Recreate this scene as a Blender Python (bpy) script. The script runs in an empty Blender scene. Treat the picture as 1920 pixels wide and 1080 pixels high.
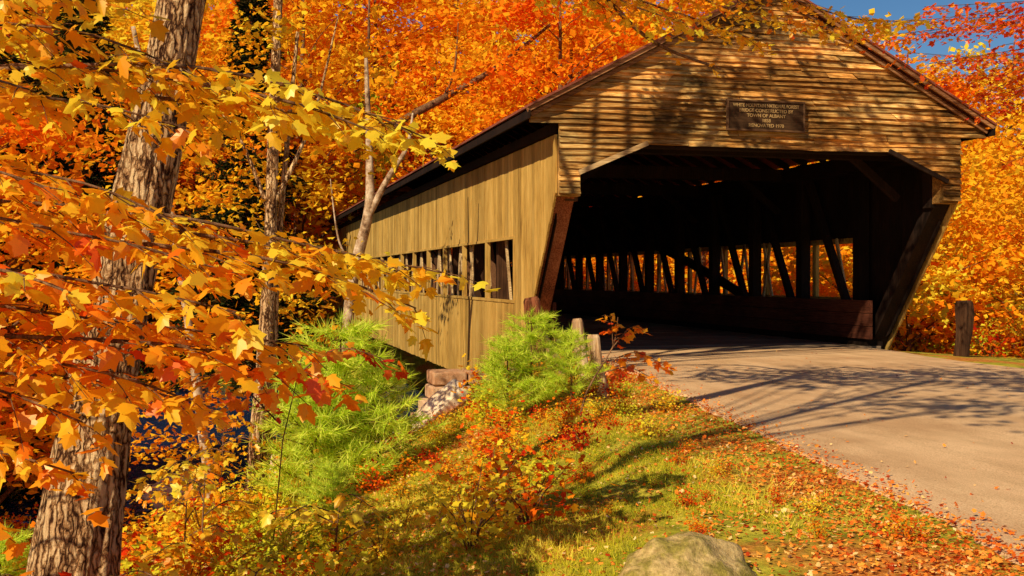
import bpy, math, random
import numpy as np
from mathutils import Vector, Matrix, noise as mn
rng=np.random.default_rng(7); random.seed(7)
C=bpy.context.scene.collection
def link(o): C.objects.link(o); return o
# ------------------------------------------------------------ materials
def newmat(n):
    m=bpy.data.materials.new(n); m.use_nodes=True; nt=m.node_tree; nt.nodes.clear()
    out=nt.nodes.new('ShaderNodeOutputMaterial'); return m,nt,out
def N(nt,t,**k):
    n=nt.nodes.new(t)
    for a,b in k.items():
        if a in n.inputs.keys(): n.inputs[a].default_value=b
        else: setattr(n,a,b)
    return n
def ramp(nt,stops,fac):
    r=nt.nodes.new('ShaderNodeValToRGB'); e=r.color_ramp.elements
    while len(e)<len(stops): e.new(.5)
    for i,(p,c) in enumerate(stops):
        e[i].position=p; e[i].color=(*c,1)
    nt.links.new(fac,r.inputs[0]); return r.outputs[0]
def coords(nt,scale):
    g=nt.nodes.new('ShaderNodeTexCoord'); m=nt.nodes.new('ShaderNodeMapping'); m.inputs['Scale'].default_value=scale
    nt.links.new(g.outputs['Object'],m.inputs[0]); return m.outputs[0]
def noise(nt,scale,vec,detail=5,rough=.6):
    n=nt.nodes.new('ShaderNodeTexNoise'); n.inputs['Scale'].default_value=scale; n.inputs['Detail'].default_value=detail; n.inputs['Roughness'].default_value=rough
    nt.links.new(vec,n.inputs['Vector']); return n.outputs['Fac']
def math_(nt,op,a,b,clamp=False):
    m=nt.nodes.new('ShaderNodeMath'); m.operation=op; m.use_clamp=clamp
    for i,v in enumerate((a,b)):
        if isinstance(v,(int,float)): m.inputs[i].default_value=v
        else: nt.links.new(v,m.inputs[i])
    return m.outputs[0]
def mix(nt,mode,f,a,b):
    m=nt.nodes.new('ShaderNodeMix'); m.data_type='RGBA'; m.blend_type=mode
    for i,v in ((0,f),(6,a),(7,b)):
        if isinstance(v,(int,float)): m.inputs[i].default_value=v
        elif isinstance(v,tuple): m.inputs[i].default_value=(*v,1)
        else: nt.links.new(v,m.inputs[i])
    return m.outputs[2]
def bump(nt,h,strength,dist=.02):
    b=nt.nodes.new('ShaderNodeBump'); b.inputs['Strength'].default_value=strength; b.inputs['Distance'].default_value=dist
    nt.links.new(h,b.inputs['Height']); return b.outputs[0]
def bsdf(nt,out,col,rough=.8,nrm=None,spec=.3):
    b=nt.nodes.new('ShaderNodeBsdfPrincipled'); b.inputs['Roughness'].default_value=rough; b.inputs['Specular IOR Level'].default_value=spec
    if isinstance(col,tuple): b.inputs['Base Color'].default_value=(*col,1)
    else: nt.links.new(col,b.inputs['Base Color'])
    if nrm is not None: nt.links.new(nrm,b.inputs['Normal'])
    nt.links.new(b.outputs[0],out.inputs[0]); return b
def wood(name,dark,mid,light,axis,tintamt=.7,bs=.5,fine=60,stain=0):
    m,nt,out=newmat(name)
    sc={'x':(.05,1,1),'y':(1,.05,1),'z':(1,1,.05)}[axis]
    v=coords(nt,sc); n1=noise(nt,fine,v,6,.7)
    v2=coords(nt,tuple(.25 if a<1 else .5 for a in sc)); n2=noise(nt,3,v2,4,.6)
    f=math_(nt,'ADD',math_(nt,'MULTIPLY',n1,.65),math_(nt,'MULTIPLY',n2,.4))
    col=ramp(nt,[(.38,dark),(.5,mid),(.64,light)],f)
    a=N(nt,'ShaderNodeAttribute',attribute_name='tint')
    t=math_(nt,'ADD',math_(nt,'MULTIPLY',a.outputs['Fac'],tintamt),1-tintamt*.5)
    if stain:
        v3=coords(nt,(.6,1,1.6)); n3=noise(nt,1.6,v3,6,.7)
        t=math_(nt,'MULTIPLY',t,ramp(nt,[(.38,(1-stain,)*3),(.56,(1,1,1))],n3))
    cr=nt.nodes.new('ShaderNodeCombineColor')
    for i in range(3): nt.links.new(t,cr.inputs[i])
    col=mix(nt,'MULTIPLY',1.0,col,cr.outputs[0])
    bsdf(nt,out,col,.85,bump(nt,f,bs,.01),.15); return m
M_gable=wood('weathered_brown_siding',(.05,.013,.004),(.58,.235,.045),(1.0,.64,.22),'x',.95,.9,55,.78)
M_wall=wood('olive_tan_boards',(.22,.11,.022),(.49,.27,.058),(.66,.40,.11),'z',.5,.5,45)
M_dark=wood('shade_dark_timber',(.006,.003,.002),(.016,.007,.004),(.034,.015,.008),'z',.8,.5)  # near-black timber copy, the interior's shade is put into its colour
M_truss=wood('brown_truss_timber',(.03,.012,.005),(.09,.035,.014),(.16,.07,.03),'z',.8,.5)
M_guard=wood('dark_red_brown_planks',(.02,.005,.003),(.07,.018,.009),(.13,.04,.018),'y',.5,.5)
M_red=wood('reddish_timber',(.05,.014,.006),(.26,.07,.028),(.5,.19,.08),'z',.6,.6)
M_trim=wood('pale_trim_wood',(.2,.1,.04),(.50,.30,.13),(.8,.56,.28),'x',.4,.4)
M_rake=wood('brown_rake_wood',(.07,.025,.01),(.28,.11,.045),(.55,.28,.12),'x',.4,.4)
M_frame=wood('weathered_sign_frame',(.04,.016,.007),(.10,.045,.02),(.2,.10,.045),'x',.4,.4)
M_roof=wood('rust_red_roof',(.10,.02,.012),(.24,.06,.035),(.38,.12,.07),'y',.3,.2)
M_post=wood('weathered_log',(.12,.045,.02),(.42,.23,.11),(.80,.56,.33),'z',.3,.9,18)
M_sign=wood('dark_sign_wood',(.02,.009,.004),(.05,.022,.009),(.09,.042,.017),'x',.2,.2)
m,nt,out=newmat('sign_lettering'); bsdf(nt,out,(.46,.27,.10),.8); M_text=m

def bark(name,dark,mid,light,zs=.16,scale=24,bs=.9,dist=.03,fiss=0):
    m,nt,out=newmat(name)
    v=coords(nt,(1,1,zs)); n1=noise(nt,scale,v,8,.7)
    v2=coords(nt,(1,1,.6)); n2=noise(nt,4,v2,5,.6); n4=noise(nt,60,v2,4,.7)
    h=math_(nt,'ADD',n1,math_(nt,'MULTIPLY',n4,.25))
    if fiss:
        vo=nt.nodes.new('ShaderNodeTexVoronoi'); vo.feature='DISTANCE_TO_EDGE'; vo.inputs['Scale'].default_value=fiss
        wv=nt.nodes.new('ShaderNodeVectorMath'); wv.operation='ADD'; sv=nt.nodes.new('ShaderNodeVectorMath'); sv.operation='SCALE'; sv.inputs['Scale'].default_value=.09
        nn=nt.nodes.new('ShaderNodeTexNoise'); nn.inputs['Scale'].default_value=14; nn.inputs['Detail'].default_value=5; nt.links.new(v2,nn.inputs['Vector'])
        nt.links.new(nn.outputs['Color'],sv.inputs[0]); nt.links.new(v,wv.inputs[0]); nt.links.new(sv.outputs[0],wv.inputs[1]); nt.links.new(wv.outputs[0],vo.inputs['Vector'])
        cr=ramp(nt,[(0,(0,0,0)),(.22,(1,1,1))],vo.outputs['Distance'])
        h=math_(nt,'ADD',math_(nt,'MULTIPLY',cr,.30),math_(nt,'MULTIPLY',h,.72))
    f=math_(nt,'ADD',math_(nt,'MULTIPLY',h,.75),math_(nt,'MULTIPLY',n2,.35))
    col=ramp(nt,[(.50,dark),(.62,mid),(.78,light)],f)
    bsdf(nt,out,col,.9,bump(nt,h,bs,dist),.15); return m
M_bark=bark('furrowed_brown_bark',(.06,.018,.006),(.50,.24,.095),(.92,.60,.31),.16,26,1.0,.06,26)
M_bark2=bark('brown_bark',(.03,.012,.006),(.14,.06,.025),(.34,.17,.08),.15,22,.8,.02)
M_birch=bark('pale_birch_bark',(.09,.04,.02),(.40,.24,.13),(.75,.56,.38),.9,9,.5,.01)

def leafmat(name,stops,shift=.25,trans=.42,gloss=False):
    m,nt,out=newmat(name)
    a=N(nt,'ShaderNodeAttribute',attribute_name='tint')
    f=a.outputs['Fac']
    if shift:
        oi=nt.nodes.new('ShaderNodeObjectInfo')
        f=math_(nt,'ADD',f,math_(nt,'MULTIPLY',math_(nt,'SUBTRACT',oi.outputs['Random'],.5),shift),True)
    col=ramp(nt,stops,f)
    d=nt.nodes.new('ShaderNodeBsdfDiffuse'); t=nt.nodes.new('ShaderNodeBsdfTranslucent')
    nt.links.new(col,d.inputs[0]); nt.links.new(col,t.inputs[0])
    m1=nt.nodes.new('ShaderNodeMixShader'); m1.inputs[0].default_value=trans
    nt.links.new(d.outputs[0],m1.inputs[1]); nt.links.new(t.outputs[0],m1.inputs[2])
    if gloss:
        g=nt.nodes.new('ShaderNodeBsdfGlossy'); g.inputs['Roughness'].default_value=.4; g.inputs['Color'].default_value=(1,.85,.6,1)
        m2=nt.nodes.new('ShaderNodeMixShader'); m2.inputs[0].default_value=.04
        nt.links.new(m1.outputs[0],m2.inputs[1]); nt.links.new(g.outputs[0],m2.inputs[2]); m1=m2
    nt.links.new(m1.outputs[0],out.inputs[0])
    return m
AUT=[(0,(.36,.012,.006)),(.18,(.80,.04,.008)),(.36,(.96,.15,.009)),(.55,(1.0,.33,.012)),(.75,(1.0,.53,.017)),(1,(1.0,.80,.05))]
M_leaf=leafmat('autumn_leaves',AUT,.2)
M_leafn=leafmat('autumn_leaves_plain',AUT,.0,.48,True)
M_green=leafmat('yellow_green_leaves',[(0,(.10,.22,.01)),(.5,(.50,.56,.02)),(1,(.92,.78,.04))],.2)
M_pine=leafmat('pine_needles',[(0,(.22,.38,.01)),(.5,(.70,.84,.05)),(1,(1.0,.97,.16))],.1,.5)
M_spruce=leafmat('dark_spruce_needles',[(0,(.008,.014,.003)),(.6,(.03,.035,.008)),(1,(.14,.08,.02))],.1,.2)
M_litter=leafmat('fallen_leaves',[(0,(.48,.05,.01)),(.3,(.84,.18,.02)),(.6,(.95,.37,.05)),(1,(.95,.66,.28))],0,.1)
M_grass=leafmat('grass_blades',[(0,(.24,.26,.01)),(.5,(.66,.56,.03)),(1,(.95,.74,.10))],0,.3)
# ------------------------------------------------------------ builders
class MB:
    def __init__(s): s.v=[]; s.f=[]; s.t=[]
    def add(s,vs,fs,t=None):
        b=len(s.v); s.v+= [tuple(v) for v in vs]; s.f+=[tuple(i+b for i in f) for f in fs]
        t=random.random() if t is None else t; s.t+=[t]*len(vs)
    def hexa(s,p,t=None):
        s.add(p,[(3,2,1,0),(4,5,6,7),(0,1,5,4),(1,2,6,5),(2,3,7,6),(3,0,4,7)],t)
    def box(s,x0,x1,y0,y1,z0,z1,t=None):
        s.hexa([(x0,y0,z0),(x1,y0,z0),(x1,y1,z0),(x0,y1,z0),(x0,y0,z1),(x1,y0,z1),(x1,y1,z1),(x0,y1,z1)],t)
    def beam(s,a,b,w,h,side=None,t=None):
        a=Vector(a); b=Vector(b); d=(b-a).normalized()
        sd=Vector(side).normalized() if side else d.cross(Vector((0,0,1))).normalized()
        u=sd.cross(d).normalized(); sd=d.cross(u)
        o=[-sd*w/2-u*h/2, sd*w/2-u*h/2, sd*w/2+u*h/2,-sd*w/2+u*h/2]
        s.hexa([a+k for k in o]+[b+k for k in o],t)
    def tube(s,pts,rad,n=8,rough=0,seed=0,t=None):
        pts=[Vector(p) for p in pts]; vs=[]; fs=[]
        for i,p in enumerate(pts):
            d=(pts[min(i+1,len(pts)-1)]-pts[max(i-1,0)]).normalized()
            x=d.cross(Vector((.3,1,.1))).normalized(); y=d.cross(x)
            for k in range(n):
                a=2*math.pi*k/n; r=rad[i]
                if rough: r*=1+rough*mn.noise(Vector((math.cos(a)*2.2+seed,math.sin(a)*2.2,p.z*.8)))+rough*.8*mn.noise(Vector((math.cos(a)*7+seed,math.sin(a)*7,p.z*1.7)))
                vs.append(p+(x*math.cos(a)+y*math.sin(a))*r)
        for i in range(len(pts)-1):
            for k in range(n):
                fs.append((i*n+k,i*n+(k+1)%n,(i+1)*n+(k+1)%n,(i+1)*n+k))
        fs.append(tuple(range(n))[::-1]); fs.append(tuple((len(pts)-1)*n+k for k in range(n)))
        s.add(vs,fs,t)
    def mesh(s,name,mat,smooth=False):
        me=bpy.data.meshes.new(name); me.from_pydata(s.v,[],s.f)
        a=me.attributes.new('tint','FLOAT','POINT'); a.data.foreach_set('value',np.array(s.t,dtype=np.float32))
        me.materials.append(mat)
        if smooth: me.polygons.foreach_set('use_smooth',[True]*len(me.polygons))
        me.update(); return me
def curve(pts,n=5):
    pts=[Vector(p) for p in pts]; o=[]
    for i in range(len(pts)-1):
        p0=pts[max(i-1,0)];p1=pts[i];p2=pts[i+1];p3=pts[min(i+2,len(pts)-1)]
        for k in range(n):
            t=k/n; o.append(.5*((2*p1)+(p2-p0)*t+(2*p0-5*p1+4*p2-p3)*t*t+(3*p1-p0-3*p2+p3)*t**3))
    o.append(pts[-1]); return o
h=[(0,0),(-.02,.20),(.12,.42),(.23,.28),(.42,.36),(.60,.46),(.62,.24),(.80,.16),(1,0)]
mv=[(.33,0)]+h+[(t,-s) for t,s in h[-2:0:-1]]
MAPLE=(np.array([[t,s*.95,-.20*abs(s)-.18*max(t,0)**2] for t,s in mv]),[(0,i,i+1) for i in range(1,len(mv)-1)]+[(0,len(mv)-1,1)])
SM=[(0,0),(.15,.33),(.45,.22),(.55,.42),(1,0),(.55,-.42),(.45,-.22),(.15,-.33)]
SMALL=(np.array([[t,s,-.3*abs(s)] for t,s in SM]),[(0,1,2,4),(2,3,4),(0,4,6,7),(4,5,6)])
DIA=(np.array([[0,0,0],[.45,.36,-.12],[1,0,-.1],[.5,-.38,-.12]]),[(0,1,2,3)])
NEED=(np.array([[0,.035,0],[0,-.035,0],[1,0,0]]),[(0,1,2)])
SPR=(np.array([[0,.0,0],[.4,.13,-.05],[1,0,0],[.4,-.13,-.05]]),[(0,1,2,3)])
def leaves(name,pos,nrm,tip,size,tint,tmpl,mat):
    pos=np.asarray(pos,float);nrm=np.asarray(nrm,float);tip=np.asarray(tip,float)
    nrm/=np.linalg.norm(nrm,axis=1)[:,None]+1e-9
    tip=tip-(tip*nrm).sum(1)[:,None]*nrm; tip/=np.linalg.norm(tip,axis=1)[:,None]+1e-9
    s=np.cross(nrm,tip); T,F=tmpl; n=len(pos); k=len(T)
    size=np.broadcast_to(size,(n,))
    wob=rng.uniform(.75,1.2,n)
    V=pos[:,None,:]+size[:,None,None]*(T[None,:,0,None]*tip[:,None,:]+wob[:,None,None]*T[None,:,1,None]*s[:,None,:]+(T[None,:,2,None]*rng.uniform(.0,2.0,n)[:,None,None])*nrm[:,None,:])
    V=V.reshape(-1,3); base=np.arange(n)*k
    faces=[]
    for f in F: faces+= (base[:,None]+np.array(f)[None,:]).tolist()
    me=bpy.data.meshes.new(name); me.from_pydata(V.tolist(),[],faces)
    a=me.attributes.new('tint','FLOAT','POINT'); a.data.foreach_set('value',np.repeat(np.clip(tint,0,1),k).astype(np.float32))
    me.materials.append(mat); me.update(); return me
def obj(name,me,parent=None,**k):
    o=link(bpy.data.objects.new(name,me))
    if parent is not None:
        o.parent=parent
        if k.pop('world',False): o.matrix_parent_inverse=Matrix.Translation(-parent.location)
    k.pop('world',None)
    for a,b in k.items(): o[a]=b
    return o
def empty(name,loc,label,cat,group=None):
    e=link(bpy.data.objects.new(name,None)); e.location=loc; e.empty_display_size=.2; e['label']=label; e['category']=cat
    if group: e['group']=group
    return e
# ------------------------------------------------------------ terrain
def sst(a,b,x): t=np.clip((x-a)/(b-a),0,1); return t*t*(3-2*t)
def edgeL(Y): return 2.29+np.clip(Y,-10,15.5)*.18
def hgt(X,Y):
    X=np.asarray(X,float);Y=np.asarray(Y,float)
    g=np.maximum(edgeL(Y)-.75-X,0)
    sl=np.clip(.2+.026*(Y-6),.14,.5)
    z=-.014-.04*sst(.55,.95,X-edgeL(Y))-sl*g**1.05
    z=np.maximum(z,-2.6)
    z=z+.05*np.sin(X*1.7+Y*.9)*np.clip(g,0,1)+.035*np.sin(X*3.1-Y*2.3)*np.clip(g,0,1)
    z=np.where(X>11,z-.15*sst(11,14,X),z)
    cut=sst(17.2,20.8,Y)*(1-sst(42,49,Y)); z=z*(1-cut)+(-3.7)*cut
    pit=sst(15.2,16.6,Y)*(1-sst(4.3,4.8,X))*sst(1.6,2.8,X)*(1-sst(20,22,Y)); z=z-.55*pit*(1-cut)
    back=sst(46,50,Y); z=np.where(Y>44,z*(1-back)+(-.08)*back,z)
    hill=np.maximum(Y-50,0)*.24*(1-sst(-2,4,X))+np.maximum(Y-72,0)*.25*sst(-2,4,X)*(1-sst(.42,.55,X/np.maximum(Y,1)))
    return z+np.minimum(hill,26)
def hz(x,y): return float(hgt(x,y))
gx=np.concatenate([[-600,-300,-150,-80],np.arange(-50,-8,2),np.arange(-8,14,.25),np.arange(14,50,2),[60,90,160,300,600]])
gy=np.concatenate([[-200,-80,-40,-20,-10,-5],np.arange(-2,26,.25),np.arange(26,56,.8),np.arange(56,120,4),[140,180,260,400,800]])
XX,YY=np.meshgrid(gx,gy); ZZ=hgt(XX,YY); nx=len(gx);ny=len(gy)
vs=np.stack([XX,YY,ZZ],-1).reshape(-1,3)
fs=[(j*nx+i,j*nx+i+1,(j+1)*nx+i+1,(j+1)*nx+i) for j in range(ny-1) for i in range(nx-1)]
me=bpy.data.meshes.new('ground'); me.from_pydata(vs.tolist(),[],fs); me.polygons.foreach_set('use_smooth',[True]*len(fs))
m,nt,out=newmat('leafy_soil'); v=coords(nt,(1,1,1))
n1=noise(nt,.9,v,5,.6); n2=noise(nt,22,v,5,.7); n3=noise(nt,5,v,4,.6)
litter=ramp(nt,[(.3,(.20,.05,.01)),(.5,(.64,.21,.03)),(.7,(.9,.42,.09))],n2)
grass=ramp(nt,[(.3,(.18,.18,.015)),(.5,(.46,.40,.03)),(.7,(.76,.58,.06))],n3)
col=mix(nt,'MIX',ramp(nt,[(.40,(0,0,0)),(.52,(1,1,1))],n1),litter,grass)
bsdf(nt,out,col,.95,bump(nt,n2,.8,.04),.1); me.materials.append(m)
obj('ground',me,kind='structure')
mb=MB(); mb.add([(-120,19,-3.05),(120,19,-3.05),(120,47,-3.05),(-120,47,-3.05)],[(0,1,2,3)])
m,nt,out=newmat('river_water'); v=coords(nt,(1,.5,1)); n1=noise(nt,3,v,4,.6)
bsdf(nt,out,(.008,.025,.08),.12,bump(nt,n1,.6,.12),.5)
obj('river',mb.mesh('river',m),kind='structure')
# road
ys=np.arange(-14,17.6,.12); L=[];R=[]
for y in ys:
    e=float(edgeL(y))+.40+.10*mn.noise(Vector((y*1.1,0,0)))+.09*mn.noise(Vector((y*3.5,3,0)))+.05*mn.noise(Vector((y*9,3,0)))
    if y>14: e=e+(5.25-e)*float(sst(14,17,y))
    L.append(e); r=10.55+.05*mn.noise(Vector((y,9,0)));
    if y>14: r=r+(11.0-r)*float(sst(14,17,y))
    R.append(r)
vs=[];fs=[];nn=14
for y,l,r in zip(ys,L,R):
    vs.append((l-.05,y,-.03))
    for k in range(nn+1):
        x=l+(r-l)*k/nn; vs.append((x,y,.0+.03*math.sin(math.pi*k/nn)*(1-float(sst(14,17,y)))))
    vs.append((r+.02,y,-.25))
w=nn+3
for j in range(len(ys)-1):
    for i in range(w-1): fs.append((j*w+i,j*w+i+1,(j+1)*w+i+1,(j+1)*w+i))
me=bpy.data.meshes.new('road'); me.from_pydata(vs,[],fs)
m,nt,out=newmat('sunny_worn_asphalt'); v=coords(nt,(1,1,1)); n1=noise(nt,110,v,3,.75); n2=noise(nt,.8,v,5,.6); v3=coords(nt,(1.5,.35,1)); n3=noise(nt,2,v3,4,.6)
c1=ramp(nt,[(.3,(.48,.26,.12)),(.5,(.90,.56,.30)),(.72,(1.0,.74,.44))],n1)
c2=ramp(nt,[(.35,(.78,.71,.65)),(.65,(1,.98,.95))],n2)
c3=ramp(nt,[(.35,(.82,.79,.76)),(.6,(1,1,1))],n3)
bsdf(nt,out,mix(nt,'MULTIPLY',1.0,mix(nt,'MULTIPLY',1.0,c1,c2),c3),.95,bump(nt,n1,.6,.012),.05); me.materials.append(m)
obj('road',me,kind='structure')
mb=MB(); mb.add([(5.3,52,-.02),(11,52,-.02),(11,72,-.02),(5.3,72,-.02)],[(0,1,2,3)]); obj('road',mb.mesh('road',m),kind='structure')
# ------------------------------------------------------------ covered bridge
CX=8.15; HW=3.43; YP=15.5; YE=52.0; ZT=3.37; ZE=3.70; ZA=5.74; HE=3.88
B=empty('covered_bridge',(CX,34,0),'weathered brown wooden covered bridge spanning a river on stone abutments','covered bridge')
def hwz(z): return HE*(ZA-z)/(ZA-ZE)
def gable(y,sgn,name):
    mb=MB(); z=2.50
    while z<ZA-.08:
        bh=random.uniform(.078,.104); z1=min(z+bh,ZA-.02)
        def inner(zz):
            if zz<2.84: return 3.1
            if zz<3.27: return 3.1-(zz-2.84)/.43*1.0
            return 0
        def outer(zz): return HW if zz<3.60 else min(hwz(zz),HE)
        segs=[-1,1] if z1<=3.31 else [0]
        for sg in segs:
            o0,o1=outer(z),outer(z1)
            if o0<o1: o0=o1
            if sg==0: a0,b0,a1,b1=(-o0,o0,-o1,o1)
            elif sg==-1: a0,b0,a1,b1=(-o0,-max(inner(z),2.1),-o1,-max(inner(z1),2.1))
            else: a0,b0,a1,b1=(max(inner(z),2.1),o0,max(inner(z1),2.1),o1)
            cuts=[0,1] if b0-a0<2 else [0]+sorted(random.sample([.2,.3,.42,.5,.61,.7,.8],2))+[1]
            for ca,cb in zip(cuts[:-1],cuts[1:]):
                nsub=max(1,int((b0-a0)*(cb-ca)/.3)); t=random.random(); g=.004
                ph=random.uniform(0,99)
                for q_ in range(nsub):
                    fa=ca+(cb-ca)*q_/nsub; fb=ca+(cb-ca)*(q_+1)/nsub
                    p=lambda c,a,b:a+(b-a)*c
                    ga=g if q_==0 else 0; gb=g if q_==nsub-1 else 0
                    xa0,xb0,xa1,xb1=[CX+q for q in (p(fa,a0,b0)+ga,p(fb,a0,b0)-gb,p(fa,a1,b1)+ga,p(fb,a1,b1)-gb)]
                    wob=lambda xx,k:mn.noise(Vector((xx*1.5,ph+k,z)))
                    pa=.052+.040*wob(xa0,0); pb=.052+.040*wob(xb0,0); za=z-.008+.024*wob(xa0,5); zb_=z-.008+.024*wob(xb0,5)
                    yb=y+sgn*.02; yt=y-sgn*.008
                    q=[(xa0,y-sgn*pa,za),(xb0,y-sgn*pb,zb_),(xb0,yb,z),(xa0,yb,z),(xa1,yt,z1),(xb1,yt,z1),(xb1,yb,z1),(xa1,yb,z1)]
                    if sgn<0: q=[q[1],q[0],q[3],q[2],q[5],q[4],q[7],q[6]]
                    mb.hexa(q,t)
        z+=bh
    return obj(name,mb.mesh(name,M_gable),B,world=True)
gable(YP,1,'gable'); gable(YE-.3,-1,'gable')
def side(sx):
    mb=MB(); x0=CX+sx*HW; y=15.56; W0,W1=17.95,17.95+2.1*14
    zb=lambda yy:max(-.78,2.5-(yy-15.56)*1.31) if yy<30 else max(-.78,2.5-(YE-.3-yy)*1.31)
    while y<YE-.35:
        w=.165+random.uniform(-.008,.008); y1=min(y+w,YE-.32); pr=.025+random.uniform(0,.010)
        a,b=(x0-pr,x0) if sx<0 else (x0,x0+pr)
        if W0<=y+.05 and y1<=W1+.15: rs=[(None,.86),(1.9,ZT)]
        else: rs=[(None,ZT)]
        t=random.random()
        for r0,r1 in rs:
            j=random.uniform(-.012,.012)
            z00=zb(y)+j if r0 is None else r0; z01=zb(y1)+j if r0 is None else r0
            if min(z00,z01)<r1:
                g=.007
                mb.hexa([(a,y+g,z00),(b,y+g,z00),(b,y1-g,z01),(a,y1-g,z01),(a,y+g,r1),(b,y+g,r1),(b,y1-g,r1),(a,y1-g,r1)],t)
        y=y1
    wl=obj('side_wall',mb.mesh('side_wall',M_wall),B,world=True)
    for k in range(14):
        f=MB(); ya=W0+2.1*k; yb=ya+2.1; xo=x0+sx*.045; xi=x0-sx*.03; xa,xb=min(xo,xi),max(xo,xi)
        f.box(xa,xb,ya+.002,ya+.065,.86,1.9,.5); f.box(xa,xb,yb-.065,yb-.002,.86,1.9,.6)
        f.box(xa,xb,ya+.002,yb-.002,.81,.858,.4); f.box(xa,xb,ya+.002,yb-.002,1.902,1.95,.4)
        obj('window',f.mesh('window',M_wall),wl)
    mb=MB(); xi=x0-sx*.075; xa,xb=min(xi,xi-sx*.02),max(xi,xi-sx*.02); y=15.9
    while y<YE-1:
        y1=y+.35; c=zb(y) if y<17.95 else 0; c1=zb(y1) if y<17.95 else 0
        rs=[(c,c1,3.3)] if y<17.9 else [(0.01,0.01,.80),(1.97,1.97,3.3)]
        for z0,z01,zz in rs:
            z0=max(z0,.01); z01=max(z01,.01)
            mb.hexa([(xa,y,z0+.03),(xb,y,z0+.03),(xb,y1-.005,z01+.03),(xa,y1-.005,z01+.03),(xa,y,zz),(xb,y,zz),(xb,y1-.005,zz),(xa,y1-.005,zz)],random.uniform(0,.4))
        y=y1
    obj('shade_sheet',mb.mesh('shade_sheet',M_dark),wl)  # added dark sheets over the inner boards, painting in the interior shade
side(-1); side(1)
def hwroof(x): return ZA+.06-(abs(x))*(ZA-ZE)/HE
mb=MB()
for sx in (-1,1):
    n=74; y0,y1=YP-.22,YE+.1
    for k in range(n):
        a=y0+(y1-y0)*k/n; b=y0+(y1-y0)*(k+1)/n
        xo=CX+sx*(HE+.08); zo=hwroof(HE+.08); xi=CX; zi=hwroof(0)
        p=[(xi,a,zi),(xo,a,zo),(xo,b,zo),(xi,b,zi)]
        q=[(x,y,z+.035) for x,y,z in p]
        mb.hexa(p+q if sx>0 else [p[3],p[2],p[1],p[0],q[3],q[2],q[1],q[0]],.5+random.uniform(-.2,.2))
RF=obj('roof',mb.mesh('roof',M_roof),B,world=True)
mb=MB()
for sx in (-1,1):
    a=(CX+sx*.02,YP-.17,ZA+.02); b=(CX+sx*(HE+.08),YP-.17,hwroof(HE+.08)-.04)
    mb.beam(a,b,.04,.06,side=(0,1,0),t=.6)
    a=(CX+sx*.02,YP-.08,ZA-.07); b=(CX+sx*(HE),YP-.08,hwroof(HE)-.13); mb.beam(a,b,.03,.06,side=(0,1,0),t=.1)
obj('barge_board',mb.mesh('barge_board',M_rake),RF)
mb=MB()
for sx in (-1,1):
    for k in range(47):
        y=15.8+k*.775
        mb.beam((CX+sx*.05,y,ZA-.09),(CX+sx*(HE+.0),y,hwroof(HE+.0)-.09),.07,.13,side=(0,1,0))
    mb.box(CX+sx*HW-.09,CX+sx*HW+.02,15.6,YE-.4,ZT+.02,ZT+.16,.3)
    mb.box(CX+sx*(HE+.05)-.015,CX+sx*(HE+.05)+.015,YP-.2,YE,ZE-.14,ZE-.02,.3)
obj('rafter',mb.mesh('rafter',M_dark),RF)
for sx in (-1,1):
    mb=MB(); xc=CX+sx*(HW-.28); S=15.85
    for k in range(18):
        y=S+2.1*k
        zl=0 if y>17.4 else 2.4
        mb.box(xc-.10,xc+.10,y-.11,y+.11,zl,3.52)
        if y>17.4 and y<48:
            mb.beam((xc,y+.1,.15),(xc,y+1.95,3.3),.12,.13,side=(1,0,0))
    mb.box(xc-.15,xc+.15,15.7,YE-.4,3.2,3.48,.3)
    mb.box(xc-.17,xc+.17,17.5,YE-1.8,.0,.30,.3)
    P=[]
    for k in range(25):
        u=k/24; P.append((xc+sx*.12,21+28*u,.3+2.5*math.sin(math.pi*u)))
    for a,b in zip(P[:-1],P[1:]): mb.beam(a,b,.06,.22,side=(1,0,0),t=.1)
    obj('truss',mb.mesh('truss',M_truss if sx<0 else M_dark),B,world=True)  # left truss keeps its lit brown, right one has shade painted in
    mb=MB(); xs=CX+sx*(HW-.10)
    for k in range(40):
        y=22.1+.62*k
        mb.beam((xs,y,.83),(xs,y+.32*(1 if k%2 else -1),2.0),.03,.085,side=(1,0,0),t=.9)
    for k in range(3):
        y=18.7+1.5*k; mb.beam((xs,y,.83),(xs,y+.4,2.0),.03,.085,side=(1,0,0),t=.7)
    obj('lattice',mb.mesh('lattice',M_trim),B,world=True)  # pale colour stands in for sunlight falling on the slats
    mb=MB(); xr=xc-sx*.2
    for q_ in range(3): mb.box(xr-.03,xr+.03,17.3,YE-2,.14+.235*q_,.365+.235*q_,.5+.2*q_)
    obj('guard_plank',mb.mesh('guard_plank',M_guard),B,world=True)
    mb=MB(); xw=CX+sx*(HW-.17)
    mb.beam((xw,15.74,2.62),(xw,17.72,-.02),.30,.22,side=(1,0,0),t=.5)
    obj('portal_post',mb.mesh('portal_post',M_red if sx<0 else M_dark),B,world=True)  # right post takes the near-black copy, its shade painted into the colour
    mb=MB()
    mb.beam((CX+sx*3.14,YP-.085,2.80),(CX+sx*2.06,YP-.085,3.265),.045,.07,side=(0,1,0),t=.7)
    obj('knee_brace',mb.mesh('knee_brace',M_trim if sx<0 else M_dark),B,world=True)  # right brace uses the shade-dark copy, left one the pale trim
    mb=MB(); xk=CX+sx*(HW-.01); mb.box(min(xk,xk-sx*.34),max(xk,xk-sx*.34),YP+.03,YP+.3,2.46,3.3,.4)
    obj('corner_post',mb.mesh('corner_post',M_gable),B,world=True)
mb=MB(); mb.box(CX-2.15,CX+2.15,YP+.03,YP+.25,3.22,3.45,.3)
obj('lintel',mb.mesh('lintel',M_dark),B,world=True)
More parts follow.
